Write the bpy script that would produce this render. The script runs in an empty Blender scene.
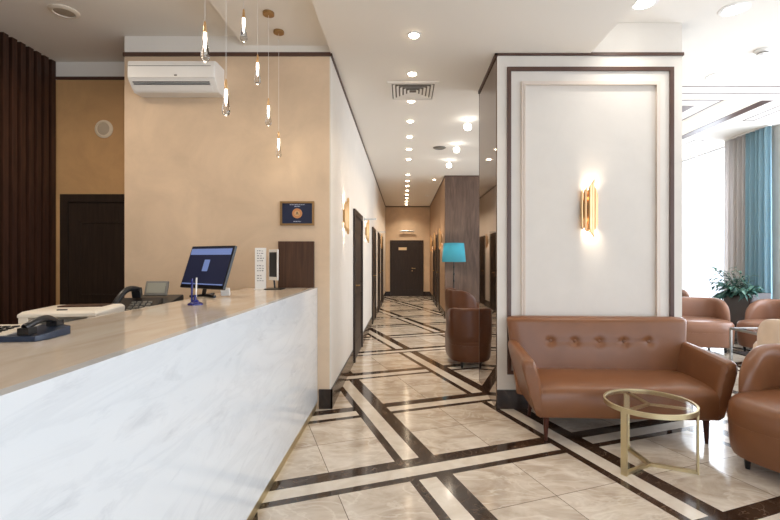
import bpy, bmesh, math, random
from mathutils import Vector, Matrix
R = math.radians
random.seed(7)
S = bpy.context.scene
COL = S.collection
EYE = 1.4
F = 450.0

# ------------------------------------------------------------------ materials
def lin(c):
    return tuple(((x/255)/12.92 if x/255 <= .04045 else ((x/255+.055)/1.055)**2.4) for x in c)

def pbsdf(name, rgb, rough=.5, metal=0., spec=.5, **kw):
    m = bpy.data.materials.new(name); m.use_nodes = True
    b = m.node_tree.nodes['Principled BSDF']
    b.inputs['Base Color'].default_value = (*lin(rgb), 1)
    b.inputs['Roughness'].default_value = rough
    b.inputs['Metallic'].default_value = metal
    b.inputs['Specular IOR Level'].default_value = spec
    for k, v in kw.items():
        b.inputs[k.replace('_', ' ')].default_value = v
    return m

class NG:
    def __init__(s, m):
        s.t = m.node_tree; s.n = s.t.nodes; s.l = s.t.links
    def put(s, sock, v):
        if isinstance(v, bpy.types.NodeSocket): s.l.new(v, sock)
        else: sock.default_value = v
    def math(s, op, a, b=0., c=None):
        n = s.n.new('ShaderNodeMath'); n.operation = op
        s.put(n.inputs[0], a); s.put(n.inputs[1], b)
        if c is not None: s.put(n.inputs[2], c)
        return n.outputs[0]
    def mix(s, f, a, b, mode='MIX'):
        n = s.n.new('ShaderNodeMix'); n.data_type = 'RGBA'; n.blend_type = mode
        s.put(n.inputs[0], f); s.put(n.inputs[6], a); s.put(n.inputs[7], b)
        return n.outputs[2]
    def coord(s, which='Object'):
        return s.n.new('ShaderNodeTexCoord').outputs[which]
    def mapping(s, v, loc=(0,0,0), rot=(0,0,0), scale=(1,1,1)):
        n = s.n.new('ShaderNodeMapping'); s.l.new(v, n.inputs[0])
        n.inputs[1].default_value = loc; n.inputs[2].default_value = rot; n.inputs[3].default_value = scale
        return n.outputs[0]
    def noise(s, v, scale, detail=4, rough=.55, dist=0., out='Fac'):
        n = s.n.new('ShaderNodeTexNoise'); s.l.new(v, n.inputs['Vector'])
        n.inputs['Scale'].default_value = scale; n.inputs['Detail'].default_value = detail
        n.inputs['Roughness'].default_value = rough; n.inputs['Distortion'].default_value = dist
        return n.outputs[out]
    def ramp(s, f, stops):
        n = s.n.new('ShaderNodeValToRGB'); s.l.new(f, n.inputs[0])
        e = n.color_ramp.elements
        while len(e) < len(stops): e.new(.5)
        for k, (p, c) in enumerate(stops):
            e[k].position = p; e[k].color = (*c, 1) if len(c) == 3 else c
        return n.outputs[0]
    def bump(s, h, strength=.1, dist=.01):
        n = s.n.new('ShaderNodeBump'); n.inputs['Strength'].default_value = strength
        n.inputs['Distance'].default_value = dist; s.l.new(h, n.inputs['Height'])
        return n.outputs[0]

def bs(m): return m.node_tree.nodes['Principled BSDF']

def plaster(name, rgb, var=.05, scale=1.6):
    m = pbsdf(name, rgb, .55, spec=.3); g = NG(m); co = g.coord()
    c = lin(rgb)
    lo = tuple(x*(1-var) for x in c); hi = tuple(min(1, x*(1+var)) for x in c)
    n = g.noise(co, scale, 7, .62, .5)
    col = g.ramp(n, [(.3, lo), (.7, hi)])
    g.l.new(col, bs(m).inputs['Base Color'])
    g.l.new(g.bump(g.noise(co, 9, 5, .6, .5), .08, .004), bs(m).inputs['Normal'])
    return m

def wood(name, a, b, rough=.45, scale=(14, 14, .9), k=3.):
    m = pbsdf(name, a, rough, spec=.35); g = NG(m)
    co = g.mapping(g.coord(), scale=scale)
    n = g.noise(co, k, 7, .62, .6)
    g.l.new(g.ramp(n, [(.32, lin(a)), (.68, lin(b))]), bs(m).inputs['Base Color'])
    return m

def leather(name, rgb, rough=.31):
    m = pbsdf(name, rgb, rough, spec=.38); g = NG(m); co = g.coord()
    c = lin(rgb)
    g.l.new(g.ramp(g.noise(co, 4, 3), [(.3, tuple(x*.92 for x in c)), (.7, tuple(x*1.07 for x in c))]), bs(m).inputs['Base Color'])
    g.l.new(g.bump(g.noise(co, 160, 2), .12, .001), bs(m).inputs['Normal'])
    return m

def emis(name, rgb, strength):
    m = bpy.data.materials.new(name); m.use_nodes = True
    b = bs(m); b.inputs['Base Color'].default_value = (*lin(rgb), 1)
    b.inputs['Emission Color'].default_value = (*lin(rgb), 1)
    b.inputs['Emission Strength'].default_value = strength
    return m

def thin_glass(name, tint=(1, 1, 1), gloss=.1, rough=.0):
    m = bpy.data.materials.new(name); m.use_nodes = True; g = NG(m)
    g.n.remove(bs(m)); out = g.n['Material Output']
    t = g.n.new('ShaderNodeBsdfTransparent'); t.inputs[0].default_value = (*tint, 1)
    q = g.n.new('ShaderNodeBsdfGlossy'); q.inputs['Roughness'].default_value = rough
    fr = g.n.new('ShaderNodeFresnel'); fr.inputs[0].default_value = 1.45
    x = g.n.new('ShaderNodeMixShader')
    ge = g.n.new('ShaderNodeNewGeometry'); g.l.new(g.math('MULTIPLY', g.math('ADD', fr.outputs[0], gloss-.04), g.math('SUBTRACT', 1, ge.outputs['Backfacing'])), x.inputs[0]); g.l.new(t.outputs[0], x.inputs[1]); g.l.new(q.outputs[0], x.inputs[2])
    g.l.new(x.outputs[0], out.inputs[0])
    return m

def marble_floor():
    m = pbsdf('marble tile floor', (200, 185, 165), .1, spec=.6); g = NG(m)
    co = g.coord()
    sp = g.n.new('ShaderNodeSeparateXYZ'); g.l.new(co, sp.inputs[0])
    x, y = sp.outputs[0], sp.outputs[1]
    th = R(20.19); c_, s_ = math.cos(th), math.sin(th)
    u = g.math('ADD', g.math('MULTIPLY', x, c_), g.math('MULTIPLY', y, s_))
    v = g.math('ADD', g.math('MULTIPLY', x, -s_), g.math('MULTIPLY', y, c_))
    P = 1.205
    ua = g.math('DIVIDE', g.math('SUBTRACT', u, 1.008-12*P), P)
    va = g.math('DIVIDE', g.math('SUBTRACT', v, 2.632-12*P), P)
    uu = g.math('MULTIPLY', g.math('FRACT', ua), P); vv = g.math('MULTIPLY', g.math('FRACT', va), P)
    ui = g.math('FLOOR', ua); vi = g.math('FLOOR', va)
    def rng(t, a, b): return g.math('MULTIPLY', g.math('GREATER_THAN', t, a), g.math('LESS_THAN', t, b))
    def dark(t): return g.math('MAXIMUM', g.math('LESS_THAN', t, .06), rng(t, .18, .295))
    def band(t): return g.math('LESS_THAN', t, .295)
    dA, bA, dB, bB = dark(vv), band(vv), dark(uu), band(uu)
    # the two families of bands weave over and under
    over = g.math('GREATER_THAN', g.math('FRACT', g.math('MULTIPLY', g.math('ADD', ui, vi), .5)), .25)
    over = g.math('MULTIPLY', over, bB)
    A_top = g.math('ADD', g.math('MULTIPLY', bA, dA), g.math('MULTIPLY', g.math('SUBTRACT', 1, bA), g.math('MULTIPLY', bB, dB)))
    dk = g.math('ADD', g.math('MULTIPLY', over, dB), g.math('MULTIPLY', g.math('SUBTRACT', 1, over), A_top))
    anyb = g.math('MAXIMUM', bA, bB)
    # tile joints
    def joint(t, c): return g.math('LESS_THAN', g.math('ABSOLUTE', g.math('SUBTRACT', t, c)), .0022)
    jt = g.math('MAXIMUM', joint(uu, .75), joint(vv, .75))
    jt = g.math('MULTIPLY', jt, g.math('SUBTRACT', 1, anyb))
    # per tile offset
    tu = g.math('ADD', g.math('MULTIPLY', ui, 2), g.math('GREATER_THAN', uu, .75))
    tv = g.math('ADD', g.math('MULTIPLY', vi, 2), g.math('GREATER_THAN', vv, .75))
    cb = g.n.new('ShaderNodeCombineXYZ'); g.l.new(tu, cb.inputs[0]); g.l.new(tv, cb.inputs[1]); g.l.new(anyb, cb.inputs[2])
    wn = g.n.new('ShaderNodeTexWhiteNoise'); wn.noise_dimensions = '3D'; g.l.new(cb.outputs[0], wn.inputs[0])
    sc = g.n.new('ShaderNodeVectorMath'); sc.operation = 'SCALE'; g.l.new(wn.outputs['Color'], sc.inputs[0]); sc.inputs['Scale'].default_value = 20
    ad = g.n.new('ShaderNodeVectorMath'); ad.operation = 'ADD'; g.l.new(sc.outputs[0], ad.inputs[0]); g.l.new(co, ad.inputs[1])
    tc = g.mapping(ad.outputs[0], rot=(0, 0, R(25)), scale=(1, 1.7, 1))
    n1 = g.noise(tc, 2.6, 7, .6, .9)
    n2 = g.noise(tc, 2.4, 5, .5, 1.6)
    base = g.ramp(n1, [(.3, lin((166, 149, 131))), (.5, lin((199, 186, 170))), (.72, lin((222, 213, 201)))])
    vein = g.ramp(g.math('ABSOLUTE', g.math('SUBTRACT', n2, .5)), [(0, (1, 1, 1)), (.035, (0, 0, 0))])
    tile = g.mix(g.math('MULTIPLY', vein, .4), base, (*lin((232, 225, 212)), 1))
    n3 = g.noise(co, 5, 6, .6, 1.5)
    drk = g.ramp(n3, [(.3, lin((36, 25, 18))), (.6, lin((60, 44, 33))), (.75, lin((88, 70, 56)))])
    v3 = g.ramp(g.math('ABSOLUTE', g.math('SUBTRACT', g.noise(co, 4, 4, .5, 2.), .5)), [(0, (1, 1, 1)), (.012, (0, 0, 0))])
    drk = g.mix(g.math('MULTIPLY', v3, .4), drk, (*lin((150, 130, 112)), 1))
    crm = g.ramp(g.noise(co, 6, 5, .6, 1.), [(.3, lin((202, 190, 174))), (.7, lin((220, 212, 200)))])
    col = g.mix(anyb, tile, crm)
    col = g.mix(dk, col, drk)
    col = g.mix(jt, col, (*lin((105, 92, 80)), 1))
    g.l.new(col, bs(m).inputs['Base Color'])
    rr = g.math('ADD', .07, g.math('MULTIPLY', n1, .07))
    g.l.new(rr, bs(m).inputs['Roughness'])
    return m

def white_marble():
    m = pbsdf('white counter marble', (238, 240, 242), .12, spec=.5); g = NG(m)
    co = g.mapping(g.coord(), rot=(R(32), 0, 0), scale=(1, .8, 3.4))
    a = g.noise(co, 1.6, 8, .62, .8)
    va = g.ramp(g.math('ABSOLUTE', g.math('SUBTRACT', a, .5)), [(0, (1, 1, 1)), (.06, (0, 0, 0))])
    b = g.noise(g.mapping(g.coord(), rot=(R(32), 0, 0), scale=(1, 2.2, 9)), 1.4, 6, .65, .6)
    vb = g.ramp(b, [(.56, (0, 0, 0)), (.74, (1, 1, 1))])
    f = g.math('ADD', g.math('MULTIPLY', va, .14), g.math('MULTIPLY', vb, .38))
    g.l.new(g.mix(f, (*lin((222, 225, 227)), 1), (*lin((172, 176, 182)), 1)), bs(m).inputs['Base Color'])
    return m

def top_marble():
    m = pbsdf('cream counter top stone', (214, 198, 178), .1, spec=.5); g = NG(m)
    co = g.mapping(g.coord(), rot=(0, 0, R(28)), scale=(3.2, .8, 1))
    b = g.noise(co, 2., 7, .62, .8)
    g.l.new(g.ramp(b, [(.3, lin((214, 198, 178))), (.5, lin((228, 214, 197))), (.7, lin((236, 226, 212)))]), bs(m).inputs['Base Color'])
    return m

def dark_marble():
    m = pbsdf('dark brown skirting marble', (48, 38, 30), .2, spec=.3); g = NG(m); co = g.coord()
    g.l.new(g.ramp(g.noise(co, 5, 6, .6, 1.5), [(.3, lin((36, 28, 24))), (.6, lin((58, 47, 41))), (.76, lin((92, 78, 68)))]), bs(m).inputs['Base Color'])
    return m

def weave(name, rgb):
    m = pbsdf(name, rgb, .85, spec=.1); g = NG(m)
    g.l.new(g.bump(g.noise(g.mapping(g.coord(), scale=(300, 300, 60)), 1, 1), .2, .001), bs(m).inputs['Normal'])
    return m

M = dict(
    floor=marble_floor(), wmarble=white_marble(), topstone=top_marble(), dmarble=dark_marble(),
    cream=plaster('cream plaster', (220, 213, 204), .03, 3.), tan=plaster('tan plaster', (212, 187, 159), .10, 2.2), tanshade=plaster('shaded tan plaster', (200, 158, 110), .12, 2.2),  # last plaster: the tan again, with the recess shade put into its colour
    ceil=pbsdf('ceiling paint', (236, 231, 223), .8, spec=.1),
    trim=pbsdf('dark brown trim', (80, 54, 43), .4), ctrim=pbsdf('cream moulding', (218, 204, 191), .45),
    door=wood('dark wenge door', (40, 30, 24), (56, 43, 34), .4), brownwall=plaster('brown corridor plaster', (150, 122, 97), .06),
    wpanel=wood('grey brown wood panel', (84, 66, 56), (112, 90, 77), .5, (5, 5, .6)),
    slat=wood('dark walnut slat', (48, 29, 21), (74, 46, 33), .5),
    walnut=wood('walnut board', (58, 38, 26), (84, 57, 40), .45, (18, 18, .8)),
    mirror=pbsdf('bronze mirror', (126, 108, 95), .03, 1.),
    leather=leather('brown leather', (126, 83, 55)), leather2=leather('muted brown leather', (138, 100, 80)),  # second leather is a paler, greyer brown than the sofa's
    beige=leather('beige leather', (205, 180, 155)), leathershade=leather('shaded brown leather', (84, 48, 26)),  # last leather: brown darkened, the corridor shade is put into the colour
    legwood=wood('dark leg wood', (58, 26, 16), (80, 38, 24), .3),
    gold=pbsdf('brushed champagne gold', (205, 190, 152), .4, 1.),
    brass=pbsdf('polished brass', (228, 190, 142), .34, 1.),
    brassd=pbsdf('aged brass', (176, 144, 100), .4, 1.),
    steel=pbsdf('steel', (190, 190, 188), .3, 1.),
    glass=thin_glass('table glass', (.86, .84, .82), .1), pane=thin_glass('window glass', (.97, .98, 1), .05),
    black=pbsdf('black plastic', (22, 22, 24), .35), navy=pbsdf('dark blue plastic', (40, 52, 72), .3),
    white=pbsdf('white plastic', (232, 230, 226), .4), printer=pbsdf('warm white plastic', (224, 214, 198), .45),
    grey=pbsdf('grey plastic', (120, 116, 108), .4), lcd=pbsdf('grey display', (150, 148, 134), .25),
    wframe=pbsdf('white window frame', (235, 236, 238), .4),
    cgrey=weave('grey beige curtain cloth', (226, 222, 220)), cblue=weave('pale blue curtain cloth', (178, 210, 222)),
    pot=pbsdf('dark glazed planter', (52, 40, 40), .15), soil=pbsdf('soil', (40, 30, 24), .9),
    leaf=pbsdf('blue green leaf', (52, 92, 84), .45), leaf2=pbsdf('pale green leaf', (92, 130, 112), .45),
    stem=pbsdf('green stem', (70, 90, 60), .6),
    shade=pbsdf('cyan lamp cloth', (92, 164, 178), .8),
    bulb=emis('warm lit diffuser', (255, 232, 200), 30), coolbulb=emis('cool lit diffuser', (250, 248, 240), 10),
    core=emis('lit crystal core', (255, 242, 222), 8),
    paper=pbsdf('white paper', (238, 238, 236), .6), ink=pbsdf('grey ink', (120, 122, 128), .6),
    screen=emis('dark blue screen', (26, 32, 58), .35), screenlt=emis('light blue screen area', (104, 124, 176), .5),
    awardblue=pbsdf('award navy', (24, 32, 62), .4), copper=pbsdf('copper medal', (214, 150, 100), .4, .4),
    frame=pbsdf('antique gold frame', (150, 118, 78), .4, .5), ttext=pbsdf('pale lettering', (190, 196, 214), .5),
    blueplastic=pbsdf('cobalt blue plastic', (40, 44, 130), .2, 0, .5, Transmission_Weight=.3),
    palecream=pbsdf('pale cream finish', (232, 216, 190), .6),  # plain cream for the ceiling band and speaker ring
)
dg = bpy.data.materials.new('crystal'); dg.use_nodes = True
b_ = bs(dg); b_.inputs['Transmission Weight'].default_value = 1; b_.inputs['Roughness'].default_value = .02; b_.inputs['IOR'].default_value = 1.35
M['crystal'] = dg
sh = M['shade']; bs(sh).inputs['Transmission Weight'].default_value = 0
for q_, c_ in (('cgrey', (226, 222, 220)), ('cblue', (178, 210, 222))):
    g_ = NG(M[q_]); tr = g_.n.new('ShaderNodeBsdfTranslucent'); tr.inputs[0].default_value = (*lin(c_), 1)
    mx = g_.n.new('ShaderNodeMixShader'); mx.inputs[0].default_value = .5
    g_.l.new(bs(M[q_]).outputs[0], mx.inputs[1]); g_.l.new(tr.outputs[0], mx.inputs[2]); g_.l.new(mx.outputs[0], g_.n['Material Output'].inputs[0])
g_ = NG(sh); tr = g_.n.new('ShaderNodeBsdfTranslucent'); tr.inputs[0].default_value = (*lin((92, 164, 178)), 1)
mx = g_.n.new('ShaderNodeMixShader'); mx.inputs[0].default_value = .5
g_.l.new(bs(sh).outputs[0], mx.inputs[1]); g_.l.new(tr.outputs[0], mx.inputs[2]); g_.l.new(mx.outputs[0], g_.n['Material Output'].inputs[0])

# ------------------------------------------------------------------ mesh helpers
def obj(name, bm, mat, parent=None, smooth=False, loc=None, bevel=0., sub=0):
    bmesh.ops.recalc_face_normals(bm, faces=bm.faces)
    me = bpy.data.meshes.new(name); bm.to_mesh(me); bm.free()
    for m_ in (mat if isinstance(mat, (list, tuple)) else [mat]): me.materials.append(m_)
    o = bpy.data.objects.new(name, me); COL.objects.link(o)
    if parent: o.parent = parent
    if loc: o.location = loc
    if smooth:
        for p in me.polygons: p.use_smooth = True
        try: me.set_sharp_from_angle(angle=R(40))
        except Exception: pass
    if bevel:
        md = o.modifiers.new('bevel', 'BEVEL'); md.width = bevel; md.segments = 3; md.limit_method = 'ANGLE'; md.angle_limit = R(40)
        for p in me.polygons: p.use_smooth = True
        md.harden_normals = True
    if sub:
        md = o.modifiers.new('sub', 'SUBSURF'); md.levels = sub; md.render_levels = sub
        for p in me.polygons: p.use_smooth = True
    return o
def tag(o, label=None, cat=None, group=None, kind=None):
    if label: o['label'] = label
    if cat: o['category'] = cat
    if group: o['group'] = group
    if kind: o['kind'] = kind
    return o
def thing(name, label, cat, loc=(0, 0, 0), rz=0, group=None):
    o = bpy.data.objects.new(name, None); COL.objects.link(o)
    o.empty_display_size = .1
    o.location = loc; o.rotation_euler = (0, 0, rz)
    return tag(o, label, cat, group)
def struct(name, bm, mat, **k): return tag(obj(name, bm, mat, **k), kind='structure')
def dup(root, loc=None, rz=None, label=None):
    def cp(o, par):
        c = o.copy(); COL.objects.link(c)
        if par is not None: c.parent = par
        for ch in list(o.children): cp(ch, c)
        return c
    r = cp(root, None)
    if loc is not None: r.location = loc
    if rz is not None: r.rotation_euler = (0, 0, rz)
    if label: r['label'] = label
    return r
NB = bmesh.new
def box(bm, x0, x1, y0, y1, z0, z1, mi=0):
    vs = [bm.verts.new(p) for p in ((x0,y0,z0),(x1,y0,z0),(x1,y1,z0),(x0,y1,z0),(x0,y0,z1),(x1,y0,z1),(x1,y1,z1),(x0,y1,z1))]
    for f in ((0,3,2,1),(4,5,6,7),(0,1,5,4),(1,2,6,5),(2,3,7,6),(3,0,4,7)):
        fc = bm.faces.new([vs[i] for i in f]); fc.material_index = mi
    return bm
def bx(*a, **k): return box(NB(), *a, **k)
def hexa(bm, pts):
    vs = [bm.verts.new(p) for p in pts]
    for f in ((0,3,2,1),(4,5,6,7),(0,1,5,4),(1,2,6,5),(2,3,7,6),(3,0,4,7)): bm.faces.new([vs[i] for i in f])
    return bm
def obox(bm, c, ax, ay, az, sx, sy, sz):
    """oriented box, centre c, unit axes, full sizes"""
    c, ax, ay, az = Vector(c), Vector(ax).normalized(), Vector(ay).normalized(), Vector(az).normalized()
    p = []
    for k in (-.5, .5):
        for (i, j) in ((-.5,-.5),(.5,-.5),(.5,.5),(-.5,.5)): p.append(c + ax*i*sx + ay*j*sy + az*k*sz)
    return hexa(bm, p)
def loft(bm, rings, cap=True, closed=False):
    R_ = [[bm.verts.new(p) for p in r] for r in rings]
    n = len(R_[0])
    for a, b in list(zip(R_, R_[1:])) + ([(R_[-1], R_[0])] if closed else []):
        for i in range(n):
            try: bm.faces.new((a[i], a[(i+1) % n], b[(i+1) % n], b[i]))
            except ValueError: pass
    if cap and not closed:
        bm.faces.new(list(reversed(R_[0]))); bm.faces.new(R_[-1])
    return bm
def circ(c, r, z, n=24, rx=None): return [(c[0]+r*math.cos(2*math.pi*i/n), c[1]+(rx or r)*math.sin(2*math.pi*i/n), z) for i in range(n)]
def lathe(bm, c, prof, n=24, cap=True): return loft(bm, [circ(c, max(r, .0004), z, n) for r, z in prof], cap)
def cyl(bm, c, r, z0, z1, n=24): return lathe(bm, c, [(r, z0), (r, z1)], n)
def rod(bm, a, b, r, n=10, r2=None):
    a, b = Vector(a), Vector(b); d = (b-a).normalized()
    u = d.orthogonal().normalized(); v = d.cross(u)
    ring = lambda p, q: [p + u*q*math.cos(2*math.pi*i/n) + v*q*math.sin(2*math.pi*i/n) for i in range(n)]
    return loft(bm, [ring(a, r), ring(b, r2 or r)])
def path(bm, pts, r, n=8):
    pts = [Vector(p) for p in pts]; rings = []
    u = None
    for k, p in enumerate(pts):
        d = (pts[min(k+1, len(pts)-1)] - pts[max(k-1, 0)]).normalized()
        if u is None: u = d.orthogonal().normalized()
        u = (u - d*u.dot(d)).normalized(); v = d.cross(u)
        rings.append([p + u*r*math.cos(2*math.pi*i/n) + v*r*math.sin(2*math.pi*i/n) for i in range(n)])
    return loft(bm, rings)

# ------------------------------------------------------------------ key planes
WZ = 4.186        # reception wall / pillar front
XL = -.68         # corridor left wall
XR = .944         # corridor right wall (beyond the wood face)
HC = 3.30         # corridor ceiling
HR = 3.465        # reception ceiling
HS = 3.375        # pendant strip
HL = 3.585        # lounge ceiling
YE = 16.5         # corridor end wall
YB = 10.36        # wood face
XW = 6.15         # window wall
YF = -4.5         # wall behind the camera
PX0, PX1, PY1 = .856, 2.586, 5.13
RZ = 4.75         # recess wall
SX = -3.66        # slat wall

struct('floor', bx(-4.1, XW+.3, YF-.2, YE+.2, -.1, 0), M['floor'])
bm = NB()
box(bm, -4.0, -1.495, YF, RZ+.1, HR, 3.75)
box(bm, -1.495, XL, YF, WZ, HS, 3.75)
box(bm, XL, 1.73, YF, WZ+.01, HC, 3.75)
box(bm, XL-.12, PX1, WZ+.01, YE+.1, HC, 3.75)
box(bm, 1.73, XW+.3, YF, WZ, HL, 3.75)
box(bm, PX1, XW+.3, WZ, YB+.1, HL, 3.75)
struct('ceiling', bm, M['ceil'])
# reception wall with its white band over the trim
struct('wall_back', bx(-2.60, XL-.012, WZ, WZ+.75, 0, HC-.02), M['tan'])
struct('trim_1', bx(-2.60, XL, WZ, WZ+.7, HC+.01, HR+.05), M['ceil'])
struct('trim_2', bx(-2.61, XL+.012, WZ-.012, WZ+.02, HC-.025, HC+.01), M['trim'])
bm = bx(XL-.012, XL, WZ, YE, 0, HC)
box(bm, XL-.12, XL-.012, WZ+.75, YE, 0, HC)
struct('wall_left', bm, [M['cream']])
struct('trim_3', bx(XL, XL+.012, WZ-.012, YE, HC-.03, HC-.002), M['trim'])
struct('wall_end', bx(XL-.1, XR+.1, YE, YE+.1, 0, HC), M['tan'])
struct('trim_4', bx(XL, XR, YE-.012, YE, HC-.035, HC-.002), M['trim'])
bm = bx(XL+.014, -.511, YE-.012, YE, 0, .17); box(bm, .711, XR-.014, YE-.012, YE, 0, .17); struct('baseboard_end', bm, M['dmarble'])
# recess wall
struct('wall_recess', bx(-4.0, -2.5, RZ, RZ+.12, 0, HC-.02), M['tanshade'])
struct('trim_5', bx(-3.68, -2.60, RZ-.01, RZ+.1, HC+.01, HR), M['ceil'])
struct('trim_6', bx(-3.67, -2.60, RZ-.014, RZ+.02, HC-.02, HC+.01), M['trim'])
# slat wall
bm = bx(SX-.4, SX-.05, YF, RZ+.02, 0, HR)
y = YF
k = 0
yy = RZ - .02
while yy > 2.2:
    box(bm, SX-.06, SX, yy-.055, yy, 0, HR); yy -= .094
box(bm, SX-.05, SX-.02, YF, 2.2, 0, HR)
struct('wall_side', bm, M['slat'])
# corridor right wall, wood faced end
struct('wall_rear', bx(XR, 2.75, YB, YB+.05, 0, HC), M['wpanel'])
struct('trim_7', bx(XR, 2.6, YB-.012, YB, HC-.03, HC-.002), M['trim'])
struct('wall_right', bx(XR, XR+.15, YB+.05, YE, 0, HC), M['brownwall'])
struct('trim_8', bx(XR-.012, XR, YB-.012, YE, HC-.035, HC-.002), M['trim'])
struct('baseboard_right', bx(XR-.014, XR, YB+.0, YE, 0, .17), M['dmarble'])
struct('wall_lounge', bx(2.75, XW+.2, YB, YB+.15, 0, HL), M['cream'])
# centre pillar
struct('wall_centre', bx(PX0+.01, PX1, WZ, PY1, 0, HL), M['cream'])
struct('trim_9', bx(PX0-.012, PX1+.012, WZ-.014, WZ+.05, HC-.02, HC+.008), M['trim'])
struct('baseboard_centre', bx(PX0+.008, PX1+.012, WZ-.014, WZ, 0, .175), M['dmarble'])
t = thing('wall_mirror', 'tall bronze mirror covering the corridor side of the pillar', 'mirror', (PX0, WZ, 0))
obj('mirror_glass', bx(0, .01, 0, PY1-WZ-.02, .0, HC-.03), M['mirror'], t)
obj('edge_strip', bx(-.001, .012, PY1-WZ-.02, PY1-WZ, 0, HC-.03), M['trim'], t)
struct('trim_10', bx(PX0-.012, PX0+.012, WZ-.014, PY1, HC-.03, HC), M['trim'])
def rect_frame(bm, x0, x1, z0, z1, y0, y1, w):
    box(bm, x0, x0+w, y0, y1, z0, z1); box(bm, x1-w, x1, y0, y1, z0, z1)
    box(bm, x0+w, x1-w, y0, y1, z1-w, z1); box(bm, x0+w, x1-w, y0, y1, z0, z0+w)
def PW(x, z=WZ): return (x-404)*z/F
def PH(y, z=WZ): return EYE+(258-y)*z/F
bm = NB(); rect_frame(bm, PW(507), PW(673), .32, PH(67.5), WZ-.02, WZ, .035); struct('trim_11', bm, M['trim'])
bm = NB(); rect_frame(bm, PW(521), PW(659), .46, PH(82), WZ-.022, WZ, .03)
rect_frame(bm, PW(523.5), PW(656.5), .485, PH(84.5), WZ-.03, WZ-.02, .012); struct('trim_12', bm, M['ctrim'])
# left wall baseboard pieces between the doors
doorsL = [(6.0, 7.15), (9.5, 10.55), (11.6, 12.4), (13.25, 14.15)]
bm = NB(); y0 = WZ-.014
for a, b in doorsL + [(YE, YE)]:
    box(bm, XL, XL+.014, y0, a, 0, .18); y0 = b
struct('baseboard_left', bm, M['dmarble'])
struct('baseboard_back', bx(-.79, XL+.014, WZ-.014, WZ, 0, .18), M['dmarble'])
# windows along the right wall and behind the camera
wins = [(-3.6, -.9), (-.3, 2.5), (3.4, 7.33), (8.4, 10.1)]
bm = NB(); y0 = YF
for a, b in wins:
    box(bm, XW, XW+.3, y0, a, 0, HL); box(bm, XW, XW+.3, a, b, 0, .12); box(bm, XW, XW+.3, a, b, 3.57, HL); y0 = b
box(bm, XW, XW+.3, y0, YB+.1, 0, HL)
struct('wall_window', bm, M['cream'])
def window(n, a, b, axis):
    bm = NB(); g = NB()
    def bb(q, u0, u1, v0, v1, z0, z1):
        if axis == 'y': box(q, v0, v1, u0, u1, z0, z1)
        else: box(q, u0, u1, v0, v1, z0, z1)
    w = .03; V0, V1 = (XW+.08, XW+.14) if axis == 'y' else (YF-.14, YF-.08)
    bb(bm, a, a+w, V0, V1, .12, 3.57); bb(bm, b-w, b, V0, V1, .12, 3.57)
    bb(bm, a, b, V0, V1, .12, .12+w); bb(bm, a, b, V0, V1, 3.57-w, 3.57)
    o = struct('window_%d' % n, bm, M['wframe'])
    bb(g, a+w, b-w, (V0+V1)/2-.004, (V0+V1)/2+.004,   .12+w, 3.57-w)
    p = obj('pane', g, M['pane'], o)
for i, (a, b) in enumerate(wins): window(i+1, a, b, 'y')
bm = NB(); fw = [(-.4, 2.4), (2.9, 5.7)]; x0 = -4.05
for a, b in fw:
    box(bm, x0, a, YF-.3, YF, 0, 3.75); box(bm, a, b, YF-.3, YF, 0, .12); box(bm, a, b, YF-.3, YF, 3.57, 3.75); x0 = b
box(bm, x0, XW+.3, YF-.3, YF, 0, 3.75)
struct('wall_front', bm, M['cream'])
for i, (a, b) in enumerate(fw): window(5+i, a, b, 'x')

# ceiling inlay lines in the lounge
def inlay(n, bm): struct('trim_%d' % n, bm, M['trim'])
inlay(13, bx(PX1, XW, 5.72, 5.735, HL-.004, HL)); inlay(14, bx(PX1, XW, 5.96, 5.975, HL-.004, HL))
inlay(15, bx(4.96, 5.12, 6.24, 10.3, HL-.004, HL))
bm = NB()
def flat_rect(bm, x0, x1, y0, y1, w):
    z0, z1 = HL-.004, HL
    box(bm, x0, x0+w, y0, y1, z0, z1); box(bm, x1-w, x1, y0, y1, z0, z1); box(bm, x0, x1, y0, y0+w, z0, z1); box(bm, x0, x1, y1-w, y1, z0, z1)
flat_rect(bm, 3.5, 4.42, 6.22, 10.2, .02); inlay(16, bm)
inlay(17, bx(3.95, 4.17, 6.46, 10.2, HL-.004, HL))
bm = NB(); flat_rect(bm, 5.38, 5.56, 3.0, 7.16, .014); inlay(18, bm)
bm = NB(); flat_rect(bm, 5.38, 5.56, 8.32, 10.2, .014); inlay(19, bm)
struct('trim_20', bx(4.44, 4.94, 6.24, 10.3, HL-.003, HL), M['palecream'])

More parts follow.
